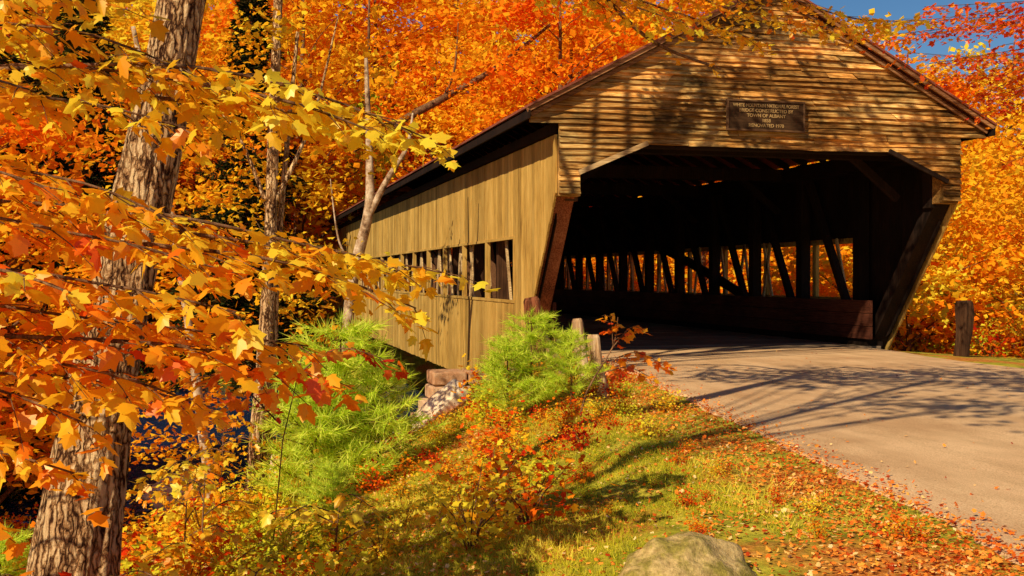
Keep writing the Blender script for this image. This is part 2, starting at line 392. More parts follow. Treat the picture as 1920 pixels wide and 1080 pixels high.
for k in range(9):
    mb=MB(); y=16.6+4.2*k; mb.box(CX-3.3,CX+3.3,y-.12,y+.12,3.25,3.5)
    mb.beam((CX-3.0,y,2.6),(CX-2.1,y,3.32),.10,.12,side=(0,1,0)); mb.beam((CX+3.0,y,2.6),(CX+2.1,y,3.32),.10,.12,side=(0,1,0))
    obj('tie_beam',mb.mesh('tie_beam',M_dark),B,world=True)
mb=MB()
y=17.45
while y<YE-.2: mb.box(CX-3.25,CX+3.25,y,y+.245,-.10,.004+random.uniform(0,.006)); y+=.25
mb.box(CX-3.3,CX-2.9,17.5,YE-.3,-.6,-.12,.2); mb.box(CX+2.9,CX+3.3,17.5,YE-.3,-.6,-.12,.2)
M_deck=wood('worn_deck_planks',(.10,.055,.03),(.24,.15,.09),(.4,.27,.17),'x',.5,.3)
obj('deck',mb.mesh('deck',M_deck),B,world=True)
def stone_mat():
    m,nt,out=newmat('brown_granite'); v=coords(nt,(1,1,1)); n1=noise(nt,9,v,6,.65); n2=noise(nt,60,v,3,.6)
    a=N(nt,'ShaderNodeAttribute',attribute_name='tint')
    f=math_(nt,'ADD',math_(nt,'MULTIPLY',n1,.6),math_(nt,'MULTIPLY',a.outputs['Fac'],.4))
    bsdf(nt,out,ramp(nt,[(.25,(.22,.08,.04)),(.5,(.55,.27,.13)),(.75,(.80,.54,.33))],f),.9,bump(nt,math_(nt,'ADD',n1,n2),.6,.03),.2); return m
M_stone=stone_mat()
for (ya,yb) in ((17.7,20.2),(46.5,50)):
    mb=MB(); z=-3.9
    while z<-.85:
        hh=random.uniform(.32,.45); hh=min(hh,-.80-z)
        y=ya+random.uniform(0,.2)
        while y<yb-.2:
            w=min(random.uniform(.5,1.0),yb-y); j=random.uniform(-.05,.05)
            mb.box(4.95+j,5.9,y+.015,y+w-.015,z+.012,z+hh-.012); mb.box(10.4,11.35+j,y+.015,y+w-.015,z+.012,z+hh-.012); y+=w
        x=5.9
        while x<10.4:
            w=min(random.uniform(.5,1.1),10.4-x); mb.box(x+.01,x+w-.01,ya+.3,yb-.05+random.uniform(-.05,.05),z+.012,z+hh-.012); x+=w
        z+=hh
    mb.box(4.9,11.4,ya+.3,yb-.3,-.78,-.62,.5)
    if ya<20:   # stepped wing wall retaining the bank beside the bridge
        z=-2.3
        for i in range(9):
            x=2.15+.12*i+random.uniform(-.08,.08)
            while x<4.45:
                w=random.uniform(.35,.7); j=random.uniform(-.06,.06); mb.box(x+.012,x+w-.012,16.9+j,17.5,z+.01,z+.22); x+=w
            z+=.23
    e=obj('stone_abutment',mb.mesh('stone_abutment',M_stone)); e['label']='coursed brown stone abutment carrying the end of the wooden bridge'; e['category']='abutment'
    bv=e.modifiers.new('b','BEVEL'); bv.width=.03; bv.segments=2
# sign
mb=MB(); xa,xb=7.40,8.66; mb.box(xa,xb,YP-.12,YP-.075,3.53,3.95,.5)
S=empty('bridge_sign',(8.03,YP-.1,3.5),'dark wooden sign with tan lettering mounted above the bridge portal','sign')
obj('board',mb.mesh('board',M_sign),S,world=True)
mb=MB()
mb.box(xa-.028,xb+.028,YP-.135,YP-.08,3.952,3.978,.6); mb.box(xa-.028,xb+.028,YP-.135,YP-.08,3.502,3.528,.6); mb.box(xa-.028,xa-.002,YP-.135,YP-.08,3.53,3.95,.6); mb.box(xb+.002,xb+.028,YP-.135,YP-.08,3.53,3.95,.6)
obj('frame',mb.mesh('frame',M_frame),S,world=True)
lines=['WHITE MOUNTAIN NATIONAL FOREST','BRIDGE CONSTRUCTED BY','TOWN OF ALBANY','1858','RENOVATED 1970']
for i,t in enumerate(lines):
    cu=bpy.data.curves.new('lettering','FONT'); cu.body=t; cu.size=.074; cu.align_x='CENTER'; cu.align_y='CENTER'; cu.extrude=.003; cu.offset=.001
    o=link(bpy.data.objects.new('tmp',cu)); bpy.context.view_layer.update()
    me=bpy.data.meshes.new_from_object(o.evaluated_get(bpy.context.evaluated_depsgraph_get())); bpy.data.objects.remove(o)
    wd=max(v.co.x for v in me.vertices)-min(v.co.x for v in me.vertices); sc=min(1,1.12/wd)
    me.transform(Matrix.Translation((8.03,YP-.125,3.890-i*.0755))@Matrix.Rotation(math.pi/2,4,'X')@Matrix.Diagonal((sc,1,1,1)))
    me.materials.clear(); me.materials.append(M_text); obj('lettering',me,S,world=True)
# ------------------------------------------------------------ rocks
def rock(name,loc,sx,sy,sz,seed,mat,label,rot=(0,0,0),sub=5,pw=.35,clampv=.82):
    import bmesh
    bm=bmesh.new(); bmesh.ops.create_icosphere(bm,subdivisions=sub,radius=1)
    for v in bm.verts:
        d=v.co.normalized(); o=Vector((seed*3.1,seed,0))
        k=1+pw*mn.noise(d*1.1+o)+.12*mn.noise(d*3+o)+.04*mn.noise(d*9+o)
        q=d*k; q=Vector([math.copysign(min(abs(c),clampv+.1*mn.noise(d*2+o)),c) for c in q])
        v.co=Vector((q.x*sx,q.y*sy,q.z*sz))
    me=bpy.data.meshes.new(name); bm.to_mesh(me); bm.free(); me.polygons.foreach_set('use_smooth',[True]*len(me.polygons)); me.materials.append(mat)
    a=me.attributes.new('tint','FLOAT','POINT'); a.data.foreach_set('value',[.5+.3*math.sin(seed)]*len(me.vertices))
    o=obj(name,me); o.location=loc; o.rotation_euler=rot; o['label']=label; o['category']='rock'; return o
m,nt,out=newmat('mossy_boulder'); v=coords(nt,(1,1,1)); n1=noise(nt,7,v,6,.65); n2=noise(nt,40,v,5,.7)
c=mix(nt,'MIX',ramp(nt,[(.42,(0,0,0)),(.56,(1,1,1))],n1),ramp(nt,[(.3,(.40,.24,.08)),(.7,(.82,.56,.23))],n2),ramp(nt,[(.3,(.14,.10,.02)),(.7,(.46,.34,.06))],n2))
bsdf(nt,out,c,.8,bump(nt,n2,.7,.02),.25); M_moss=m
m,nt,out=newmat('pale_boulder'); v=coords(nt,(1,1,1)); n1=noise(nt,4,v,7,.65)
bsdf(nt,out,ramp(nt,[(.3,(.50,.30,.16)),(.5,(.90,.66,.42)),(.7,(1.0,.82,.56))],n1),.9,bump(nt,n1,.8,.06),.2); M_pale=m
rock('boulder',(1.86,4.28,-.13),.33,.27,.27,12.3,M_moss,'rounded mossy tan boulder resting in the roadside grass',(0,0,.2),5,.18,1.5)
rock('boulder',(2.78,14.9,-.80),.95,.35,.45,5.1,M_pale,'pale slanted stone slab beside the bridge abutment',(.25,-.75,.1),5,.25,.62)
rock('boulder',(2.30,14.6,-1.05),.55,.35,.30,15.1,M_pale,'pale angular boulder beside the bridge abutment',(0,.1,.25),5,.3,.7)
rock('boulder',(1.7,15.2,-1.30),.55,.4,.3,8.7,M_pale,'flat pale boulder on the river bank',(0,0,.1))
rock('boulder',(.55,14.6,-1.4),.3,.25,.4,1.7,M_pale,'small upright pale rock on the leafy bank',(0,0,.8))
rock('boulder',(-.9,20.6,-2.7),.7,.6,.4,4.2,M_pale,'pale boulder at the edge of the river',(0,0,.8))
rock('boulder',(-3.4,25.0,-3.0),1.0,.7,.4,6.2,M_stone,'brown boulder lying in the river',(0,0,.3))
rock('boulder',(1.2,20.0,-2.6),.8,.7,.6,9.9,M_stone,'brown boulder at the foot of the bank',(0,0,.3))
# ------------------------------------------------------------ guard posts
def gpost(x,y,hh,r,lean,label,mat=M_post,seed=0):
    z=hz(x,y); mb=MB()
    pts=[(x+lean[0]*t+.02*math.sin(5*t+seed),y+lean[1]*t,z-.15+(hh+.15)*t) for t in (0,.15,.3,.45,.6,.8,.96,1)]
    mb.tube(pts,[r*1.1,r*1.05,r,r*1.03,r*.97,r*.99,r*.92,r*.72],16,.35,seed)
    o=obj('guard_post',mb.mesh('guard_post',mat,False)); o['label']=label; o['category']='post'; o['group']='wooden guard posts along the road edge'
gpost(3.82,10.9,.66,.065,(-.10,.05),'weathered log post at the road edge',M_post,1)
gpost(4.10,12.2,.78,.072,(-.15,.05),'weathered log post at the road edge',M_post,2)
gpost(4.36,15.0,.98,.125,(-.20,.05),'thick reddish brown post beside the bridge entrance',M_red,3)
gpost(12.1,16.1,.95,.13,(.0,0),'thick brown post in the grass beyond the road',M_truss,4)
gpost(4.25,13.6,.74,.06,(-.40,.1),'leaning weathered log post at the road edge',M_post,6)
# ------------------------------------------------------------ tree generator
def crown_data(r,H,R,z0,ncl,npc,ls,tr,flat=.5):
    cen=[];
    for i in range(ncl):
        d=r.normal(size=3); d/=np.linalg.norm(d); rr=r.uniform(.15,1)**.45
        zc=(z0+H)/2; hh=(H-z0)/2
        q=np.array([d[0]*R*rr,d[1]*R*rr,zc+d[2]*hh*rr]); k=1-.35*max(0,(q[2]-zc)/hh); q[:2]*=k
        cen.append(q)
    cen=np.array(cen); P=[];T=[]
    for c in cen:
        rad=R*r.uniform(.22,.38); n=int(npc*r.uniform(.6,1.3))
        p=r.normal(size=(n,3))*np.array([rad,rad,rad*flat])*.62; p[:,2]-=.12*(p[:,0]**2+p[:,1]**2)/rad
        P.append(c+p); T.append(np.full(n,r.uniform(-.5,.5))*.55+r.uniform(-.5,.5,n)*.4+(c[2]-z0)/(H-z0)*.12)
    return cen,np.concatenate(P),np.concatenate(T)
def make_tree(seed,H,R,z0,ncl,npc,ls,tr,tmpl=DIA,tc=.5,tw=.5,mat=None,barkm=None,lean=(0,0),flat=.5,sides=8):
    r=np.random.default_rng(seed); cen,P,T=crown_data(r,H,R,z0,ncl,npc,ls,tr,flat)
    n=len(P); cm=leaves('crown',P,r.normal(size=(n,3))*.55+np.array([0,0,.8]),r.normal(size=(n,3))+np.array([0,0,-.3]),ls*r.uniform(.6,1.25,n),tc+tw*T,tmpl,mat or M_leaf)
    mb=MB(); pts=[];rd=[]
    for k in range(10):
        t=k/9; pts.append((lean[0]*t+.18*math.sin(3*t+seed)*t,lean[1]*t+.15*math.cos(4*t+seed)*t,-.4+H*.92*t)); rd.append(tr*(1-t)**.8*(1+.5*math.exp(-t*14))+.015)
    mb.tube(curve(pts,2),[np.interp(i/18,np.arange(10)/9,rd) for i in range(19)],sides,.12,seed)
    for c in cen:
        zz=max(z0*.6,c[2]-math.hypot(c[0],c[1])*r.uniform(.5,.9)); t=(zz+.4)/(H*.92); t=min(t,.93)
        a=Vector((np.interp(t,np.arange(10)/9,[p[0] for p in pts]),np.interp(t,np.arange(10)/9,[p[1] for p in pts]),-.4+H*.92*t)); b=Vector(c); mid=(a+b)/2+Vector((r.normal()*.15,r.normal()*.15,r.uniform(-.1,.35)))
        r0=max(.02,tr*(1-t)*.5); mb.tube(curve([a,mid,b],3),[r0*(1-.8*i/6) for i in range(7)],5,0)
    return mb.mesh('trunk',barkm or M_bark2,True),cm
def place(name,meshes,loc,sc,yaw,label,cat='tree',group=None,parts=('trunk','crown')):
    e=empty(name,loc,label,cat,group); e.scale=(sc,sc,sc) if not isinstance(sc,tuple) else sc; e.rotation_euler=(0,0,yaw)
    for p,m in zip(parts,meshes):
        if m: o=link(bpy.data.objects.new(p,m)); o.parent=e
    return e
bg=[]
for i,(tc,tw) in enumerate([(.61,.55),(.71,.55),(.52,.5),(.84,.4),(.38,.35)]):
    bg.append(make_tree(20+i,13.5,3.6,1.2,58,135,.28,.2,DIA,tc,tw,flat=.38))
grn=make_tree(40,12,3.4,1.2,56,135,.26,.2,DIA,.6,.8,M_green)
def spruce(seed,H,R,ls,z=1.0):
    r=np.random.default_rng(seed); mb=MB(); mb.tube([(0,0,-.3),(0,0,H*.5),(0,0,H)],[.2,.12,.02],8)
    P=[];Tt=[]
    while z<H-.2:
        L=R*(1-z/H)**.8+.15
        for k in range(6):
            a=r.uniform(0,6.28); l=L*r.uniform(.6,1.15); d=np.array([math.cos(a),math.sin(a),0])
            tip=d*l+np.array([0,0,z-.28*l]); s=np.array([0,0,z]); mb.tube([s,(s+tip)/2+np.array([0,0,-.02]),tip],[.025,.015,.005],4)
            n=int(70*l)+12; u=r.uniform(.1,1,n)[:,None]; side=np.cross(d,[0,0,1]); w=r.normal(size=(n,1))*.22*l*(1.1-u)
            p=s+(tip-s)*u+side*w+np.array([0,0,-.08])*r.uniform(0,2.5,(n,1)); P.append(p)
            Tt.append(d*.8+side*np.sign(w)*.9+np.array([0,0,-.5])+r.normal(size=(n,3))*.25)
        z+=.24+.1*(H-z)/H
    P=np.concatenate(P);Tt=np.concatenate(Tt);n=len(P)
    return mb.mesh('trunk',M_bark2),leaves('crown',P,r.normal(size=(n,3))*.4+np.array([0,0,1]),Tt,ls*r.uniform(.6,1.2,n),r.uniform(0,1,n),SPR,M_spruce)
sprm=spruce(3,12,2.7,.3)
LAB=['tall orange autumn maple on the wooded slope','golden yellow autumn tree in the woods','red orange autumn maple in the woods','bright yellow autumn tree in the woods','deep red autumn maple in the woods']
def put(x,y,s,k):
    place('maple_tree',bg[k],(x,y,hz(x,y)-.1),(s*random.uniform(.9,1.15),s*random.uniform(.9,1.15),s),random.uniform(0,6.28),LAB[k],'tree','autumn trees in the woods')
def scatter(n,fx,ks,mind,avoid=()):
    pts=list(avoid);tries=0;n+=len(avoid)
    while len(pts)<n and tries<4000:
        tries+=1; x,y,s=fx()
        if all((x-a)**2+(y-b)**2>mind**2 for a,b in pts): pts.append((x,y)); put(x,y,s,random.choice(ks))
def fR1():
    y=random.uniform(45,76); return random.uniform(-.21*y-1,3.2),y,random.uniform(.95,1.3)
scatter(31,fR1,[0,0,1,1,2,3],3.8,[(.9,44.6),(-5.5,46)])
def fR2():
    y=random.uniform(53,74); return random.uniform(13,max(.50*y,14)),y,random.uniform(1.25,1.45)
scatter(12,fR2,[0,0,1,1],4.0)
def fR2b():
    y=random.uniform(75,92); return random.uniform(0,.52*y),y,random.uniform(1.6,1.9)
scatter(18,fR2b,[0,0,1,2,1],5.0)
def fR3():
    y=random.uniform(21,50); x=random.uniform(max(.58*y,15.5),.88*y+2); d=x*.25+y*.968; return x,y,(.252*d+1.2)/13.5*random.uniform(.85,1.06)
scatter(27,fR3,[1,1,3,0,1],2.8)
def fR3b():
    y=random.uniform(22,50); x=random.uniform(15.5,max(.56*y,16.5)); return x,y,random.uniform(.55,.8)
scatter(9,fR3b,[0,1,1],3)
for (x,y,s,k) in [(-3.8,18.5,.6,0),(-5.4,20.5,.7,2),(-5.2,15.5,.5,3)]: put(x,y,s,k)
for (x,y,s) in [(-4.8,23.5,1.05),(.9,44.6,1.35),(-5.5,46,1.4),(20,44,.8)]:
    place('spruce_tree',sprm,(x,y,hz(x,y)),s,random.uniform(0,6),'dark green spruce standing among autumn maples','tree','spruces in the woods')
for (x,y,s) in [(17.5,24,.5),(4.5,58,1.2),(23,33,.6),(16.2,21,.35),(19.5,27,.5)]:
    place('maple_tree',grn,(x,y,hz(x,y)),s,random.uniform(0,6),'yellow green tree in the woods','tree','autumn trees in the woods')
# ------------------------------------------------------------ explicit trees
def trunk_tree(loc,pts,rad,label,mat,limbs=(),n=40,rough=.14,seed=1,name='maple_tree',crown=None):
    e=empty(name,loc,label,'tree'); mb=MB(); cp=curve(pts,14); rr=[np.interp(i/(len(cp)-1),np.linspace(0,1,len(rad)),rad) for i in range(len(cp))]
    mb.tube(cp,rr,n,rough,seed)
    for lp,l0 in limbs:
        q=curve(lp,6); mb.tube(q,[l0*(1-.75*i/(len(q)-1)) for i in range(len(q))],10,.08,seed+1)
    obj('trunk',mb.mesh('trunk',mat,True),e,world=True)
    if crown: obj('crown',crown,e,world=True)
    return e
def clumpcrown(cs,n,rad,ls,tc,tw,seed,tmpl=SMALL,mat=None,flat=.4):
    r=np.random.default_rng(seed); P=[];T=[]
    for c in cs:
        R=rad*r.uniform(.7,1.3); P.append(np.array(c)+r.normal(size=(n,3))*np.array([R,R,R*flat])*.6); T.append(np.full(n,r.uniform(-.5,.5))*.5+r.uniform(-.5,.5,n)*.5)
    P=np.concatenate(P);T=np.concatenate(T);m=len(P)
    return leaves('crown',P,r.normal(size=(m,3))*.5+np.array([0,0,.9]),r.normal(size=(m,3))+np.array([0,0,-.3]),ls*r.uniform(.6,1.2,m),tc+tw*T,tmpl,mat or M_leaf)
r_=np.random.default_rng(5)
def shade_tree(loc,top,cs,n,rad,ls,seed,label,tr=.2,lr=.06):
    limbs=[]
    for c in cs[::2]:
        t=r_.uniform(.45,.85); a=Vector(loc).lerp(Vector(top),t); b=Vector(c); limbs.append(([a,(a+b)/2+Vector((0,0,.5)),b],lr))
    trunk_tree(loc,[(loc[0],loc[1],loc[2]-.4),Vector(loc).lerp(Vector(top),.5),top],[tr,tr*.7,.06],label,M_bark2,limbs,12,.12,seed,crown=clumpcrown(cs,n,rad,ls,.55,.4,seed))
cs=[(r_.uniform(0.2,6.2),r_.uniform(9.2,13.2),r_.uniform(8.6,11.6)) for _ in range(22)]+[(r_.uniform(2.5,5.6),r_.uniform(10.6,13.0),r_.uniform(6.6,8.6)) for _ in range(15)]
shade_tree((-4.6,9.0,-1.6),(.8,10.6,10.6),cs,54,.46,.13,41,'tall orange maple leaning over the bank and shading the bridge portal',.13)
cs=[(r_.uniform(-1.4,3.2),r_.uniform(2.7,6.2),r_.uniform(7.0,8.6)) for _ in range(30)]
shade_tree((-5.5,1.2,-.8),(-.6,4.0,8.9),cs,70,.62,.14,42,'tall orange maple shading the road',.08,.025)
cs=[(-.9+r_.normal()*.6,6.8+r_.normal()*.6,6.4+r_.uniform(0,2.0)) for _ in range(5)]
trunk_tree((-.82,6.4,-.8),[(-.90,6.4,-1.1),(-.83,6.4,-.35),(-.68,6.4,.6),(-.49,6.42,1.6),(-.25,6.45,2.8),(.02,6.5,4.4),(.1,6.6,7)],[.32,.235,.19,.16,.138,.12,.11,.06],
   'large brown maple trunk with furrowed bark leaning on the bank',M_bark,[([(-.22,6.45,2.9),(-.6,6.7,3.8),(-1.2,7,5)],.06),([(-.05,6.5,3.9),(.5,6.9,5),(.9,7.2,6.4)],.06)],72,.16,3,crown=clumpcrown(cs,50,.6,.12,.6,.35,5))
cs=[(.0+r_.normal()*.55,12.6+r_.normal()*.8,1.4+r_.uniform(0,3.4)) for _ in range(32)]+[(-.5+r_.normal()*.5,12.2+r_.normal()*.4,r_.uniform(-.9,.6)) for _ in range(12)]+[(.75+r_.normal()*.3,12.8+r_.normal()*.4,r_.uniform(.3,1.6)) for _ in range(6)]
trunk_tree((.3,12.3,-1.2),[(.25,12.3,-1.5),(.32,12.3,-.3),(.42,12.3,1.2),(.48,12.35,3),(.6,12.5,6)],[.12,.09,.075,.06,.035],'slender grey double trunk tree on the leafy bank',M_bark,
   [([(.30,12.35,-1.3),(.45,12.4,-.1),(.52,12.4,1.5),(.75,12.5,4)],.075),([(.45,12.3,1.9),(.1,12.4,2.8),(-.5,12.5,3.6)],.03),([(.5,12.3,2.1),(.9,12.4,3.0),(1.2,12.5,4.2)],.03)],18,.12,8,crown=clumpcrown(cs,80,.40,.085,.70,.55,6))
cs=[(1.0+r_.normal()*.35,20.8+r_.normal()*.5,4.2+r_.uniform(0,1.2)) for _ in range(7)]
trunk_tree((1.9,19.7,-2.4),[(1.75,19.7,-2.8),(1.95,19.7,-.5),(2.15,19.7,1.2),(2.42,19.7,2.4),(2.45,19.7,3.2),(2.4,19.8,5.2)],[.13,.11,.10,.09,.07,.03],'pale barked forked birch growing by the river beside the bridge',M_birch,
   [([(2.4,19.7,2.3),(2.75,19.6,3.0),(3.1,19.5,3.6),(3.2,19.5,4.2)],.07),([(2.2,19.7,1.4),(1.9,19.7,1.9),(1.75,19.7,3)],.03)],18,.14,12,'birch_tree',clumpcrown(cs,70,.5,.12,.6,.4,9))
trunk_tree((-.9,14.9,-1.6),[(-.2,14.9,-2),(-.5,14.9,.5),(-.8,14.9,2.5),(-1.2,15,4.5)],[.07,.055,.045,.03],'thin pale leaning birch among autumn foliage',M_birch,[],14,.14,15,'birch_tree',clumpcrown([(-.9+r_.normal()*.7,15.4+r_.normal()*.6,-.6+r_.uniform(0,4.4)) for _ in range(34)],80,.5,.10,.62,.55,19))
cs=[(8+i*.9+r_.normal()*1.2,57+r_.normal()*.8,8.6+i*.65+r_.uniform(-1,1.6)) for i in range(10)]
trunk_tree((4.2,58,0),[(4.2,58,0),(5.2,58,5),(8,58,8.8),(11.2,58,10.9),(14,58,12.6),(17.2,58,15.2)],[.3,.25,.22,.19,.14,.08],'arching old tree limb among leaves rising behind the bridge roof',M_bark2,[([(5.5,58,5.5),(6.6,58,9),(7.1,58,12),(7.2,58,16)],.2),([(11.2,58,10.9),(11.8,58,12.5),(12,58,15)],.1)],12,.15,22,crown=clumpcrown(cs,90,1.0,.26,.6,.5,33,DIA))
# ------------------------------------------------------------ leafy sprays
class Spray:
    def __init__(s,seed): s.r=np.random.default_rng(seed); s.mb=MB(); s.P=[];s.N=[];s.T=[];s.S=[];s.C=[]
    def leaf(s,p,d,tint,size):
        r=s.r; d=np.array(d)
        s.P.append(p+r.normal(size=3)*.014); s.N.append(np.array([0,0,1])+r.normal(size=3)*.50+d*.3); s.T.append(d*.8+r.normal(size=3)*.45+np.array([0,0,-.6])); s.S.append(size*r.uniform(.5,1.2)); s.C.append(tint+r.normal()*.11)
    def run(s,pts,tint0,tint1,size=.083,L=.38,step=.060,r0=.008,nl=6,start=.1):
        q=curve(pts,8); s.mb.tube(q,[r0*(1-.8*i/(len(q)-1))+.0015 for i in range(len(q))],6)
        seg=[(b-a).length for a,b in zip(q[:-1],q[1:])]; tot=sum(seg); u=start*tot; k=0; r=s.r
        while u<tot:
            a=u; i=0
            while i<len(seg)-1 and a>seg[i]: a-=seg[i]; i+=1
            p=q[i]+(q[i+1]-q[i])*min(a/seg[i],1); d=(q[i+1]-q[i]).normalized(); sd=d.cross(Vector((0,0,1))).normalized()*(1 if k%2 else -1)
            t=u/tot; l=L*r.uniform(.5,1.2)*(1-.45*t); dd=(d*.75+sd*r.uniform(.6,1.1)+Vector((0,0,r.uniform(-.45,.15)))).normalized()
            e=p+dd*l+Vector((0,0,-.15*l)); s.mb.tube([p,(p+e)/2+Vector((0,0,.01)),e],[.003,.002,.0012],4)
            tt=tint0+(tint1-tint0)*t+r.normal()*.09
            for j in range(nl):
                w=(j+.7)/nl; pp=np.array(p.lerp(e,w)); sdd=np.array(dd.cross(Vector((0,0,1))))*(1 if j%2 else -1)
                s.leaf(pp,np.array(dd)*.5+sdd*.7,tt,size)
            s.leaf(np.array(e),np.array(dd),tt,size); u+=step*r.uniform(.7,1.4); k+=1
    def finish(s,e,mat,tmpl=MAPLE,barkm=None,names=('branch','foliage')):
        obj(names[0],s.mb.mesh(names[0],barkm or M_bark2,True),e,world=True)
        obj(names[1],leaves(names[1],s.P,s.N,s.T,np.array(s.S),np.array(s.C),tmpl,mat),e,world=True)
e=empty('maple_tree',(-2.7,5.6,-1.0),'young maple reaching leafy yellow and orange branches over the bank','tree')
sp=Spray(11)
sp.mb.tube(curve([(-2.7,5.6,-1.4),(-2.68,5.6,.5),(-2.6,5.55,2),(-2.5,5.5,4.2)],4),list(np.linspace(.11,.03,13)),10,.1,3)
sp.run([(-2.6,5.5,1.7),(-1.5,5.0,2.22),(-.7,4.8,2.27),(-.2,4.75,2.12)],.66,.86,start=.3)
sp.run([(-2.6,5.5,1.6),(-1.2,5.0,2.08),(-.4,4.8,2.1),(.28,4.65,1.93)],.70,.90,start=.35)
sp.run([(-1.0,4.9,2.1),(-.2,4.7,2.12),(.4,4.75,2.02),(.92,4.9,1.86)],.76,.97,start=.1)
sp.run([(-.1,4.7,2.05),(.3,4.55,1.95),(.62,4.5,1.83)],.82,.96,start=.1,L=.25)
sp.run([(-.3,4.8,2.0),(.2,4.9,1.98),(.75,5.0,1.95)],.76,.95,start=.1,L=.28)
sp.run([(-2.6,5.5,1.6),(-1.2,4.8,1.95),(-.6,4.5,1.93),(-.15,4.45,1.83)],.68,.86,start=.35)
sp.run([(-1.6,5.0,2.25),(-1.0,4.8,2.42),(-.5,4.7,2.36)],.64,.82,start=.1)
sp.run([(-1.6,5.0,2.0),(-1.0,4.6,2.02),(-.72,4.4,1.95)],.66,.82,start=.1)
sp.run([(-2.6,5.5,1.2),(-1.3,4.6,1.66),(-.6,4.4,1.62),(-.2,4.3,1.46)],.60,.78,start=.3)
sp.run([(-1.2,4.5,1.55),(-.3,4.45,1.50),(.35,4.5,1.37),(.88,4.6,1.27)],.66,.94,start=.1)
sp.run([(-.6,4.4,1.4),(.1,4.4,1.33),(.5,4.5,1.22),(.76,4.55,1.12)],.64,.88,start=.1)
sp.run([(-.2,4.5,1.43),(.3,4.6,1.36),(.7,4.7,1.28)],.72,.92,start=.1,L=.28)
sp.run([(-2.6,5.5,1.0),(-1.2,4.4,1.45),(-.5,4.2,1.40),(0,4.15,1.27)],.60,.74,start=.3)
sp.run([(-1.6,4.5,1.6),(-1.0,4.2,1.66),(-.6,4.1,1.56)],.60,.72,start=.1)
sp.run([(-2.0,5.0,1.1),(-1.0,4.3,1.28),(-.4,4.1,1.22),(.05,4.0,1.12)],.58,.70,start=.3)
sp.run([(-2.6,5.5,.8),(-1.3,4.5,1.15),(-.5,4.3,1.10),(.3,4.35,.98)],.58,.68,start=.3)
sp.run([(-1.0,4.3,1.05),(-.2,4.2,1.0),(.2,4.3,.9),(.42,4.4,.82)],.54,.62,start=.1)
sp.run([(-2.4,5.4,.8),(-1.1,4.4,.98),(-.5,4.2,.92),(-.1,4.2,.78)],.58,.66,start=.3)
sp.run([(-2.0,5.3,.75),(-1.2,5.0,.85),(-.6,4.9,.82),(-.1,4.9,.70)],.58,.68,start=.2)
sp.run([(-1.6,4.6,.9),(-.9,4.2,.88),(-.5,4.1,.74)],.56,.66,start=.1)
sp.run([(-2.4,5.3,.5),(-1.2,4.3,.72),(-.75,4.1,.64),(-.5,4.1,.55)],.57,.70,start=.3)
sp.run([(-1.6,4.6,.5),(-1.1,4.2,.55),(-.82,4.1,.42)],.62,.76,start=.1)
sp.run([(-1.2,4.4,1.2),(-.8,4.0,1.28),(-.5,3.8,1.2)],.58,.68,start=.1)
sp.finish(e,M_leafn)
e=empty('maple_sapling',(.2,6.6,-.5),'thin maple sapling with red orange leaves on the bank','plant'); sp=Spray(12)
sp.mb.tube([(.25,6.6,-.3),(.3,6.5,.3),(.4,6.3,.8)],[.004,.004,.002],6)
sp.run([(.3,6.5,.6),(.6,6.3,.84),(.95,6.2,.74)],.36,.48,.09,.20,.08,.004,3); sp.run([(.28,6.5,.4),(0,6.2,.7),(-.2,6.0,.7)],.45,.55,.09,.22,.08,.004,3)
sp.finish(e,M_leafn,names=('stem','foliage'))
for j,(x,y,t,hh) in enumerate([(-.45,4.6,.95,.45),(.05,4.9,.9,.3),(-.25,5.0,.92,.4),(-.9,5.2,.6,.6),(-.2,7.3,.85,.8),(.55,6.2,.95,.45),(-.35,8.6,.85,.9),(-.1,9.8,.7,1.0)]):
    z=hz(x,y); e=empty('maple_sapling',(x,y,z),'low maple sapling with yellow leaves on the bank','plant','maple saplings on the bank'); sp=Spray(30+j)
    sp.mb.tube([(x,y,z-.1),(x+.03,y,z+hh*.5),(x+.05,y,z+hh)],[.008,.006,.003],6)
    for a in range(6):
        an=a*1.3+j; zz=z+hh*(.3+.13*a); sp.run([(x+.03,y,zz),(x+.2*math.cos(an),y+.2*math.sin(an),zz+.08),(x+.38*math.cos(an),y+.38*math.sin(an),zz+.04)],t,t-.05,.075,.15,.07,.004,3)
    sp.finish(e,M_leafn,names=('stem','foliage'))
e=empty('maple_sapling',(3.2,9.6,-.1),'small sapling with red orange leaves at the road edge','plant'); sp=Spray(13)
sp.mb.tube(curve([(3.10,9.6,-.2),(3.2,9.6,.2),(3.45,9.6,.6),(3.5,9.6,.88)],3),[.010]*4+[.007]*3+[.004]*3,6)
for pts in ([(3.45,9.6,.62),(3.42,9.55,.84),(3.36,9.5,.90)],[(3.45,9.6,.6),(3.6,9.55,.78),(3.7,9.5,.77)],[(3.4,9.6,.45),(3.65,9.55,.55),(3.95,9.5,.42)],[(3.3,9.6,.35),(3.55,9.5,.42),(3.75,9.5,.34)]):
    sp.run(pts,.42,.6,.085,.13,.055,.004,3)
sp.finish(e,M_leafn,names=('stem','foliage'))
e=empty('maple_tree',(-2.6,9.6,-1.2),'maple with sparse orange leafy boughs hanging before the bridge gable','tree'); sp=Spray(14)
sp.mb.tube(curve([(-2.6,9.6,-1.6),(-2.5,9.6,2),(-1.8,9.5,4.6),(-.4,9.4,6.2)],5),list(np.linspace(.14,.06,16)),12,.1,5)
sp.run([(-.4,9.4,6.2),(1.6,9.5,5.4),(3.0,9.5,4.15),(3.7,9.4,3.45),(4.35,9.2,3.15)],.6,.75,.09,.35,.3,.04,2,.35)
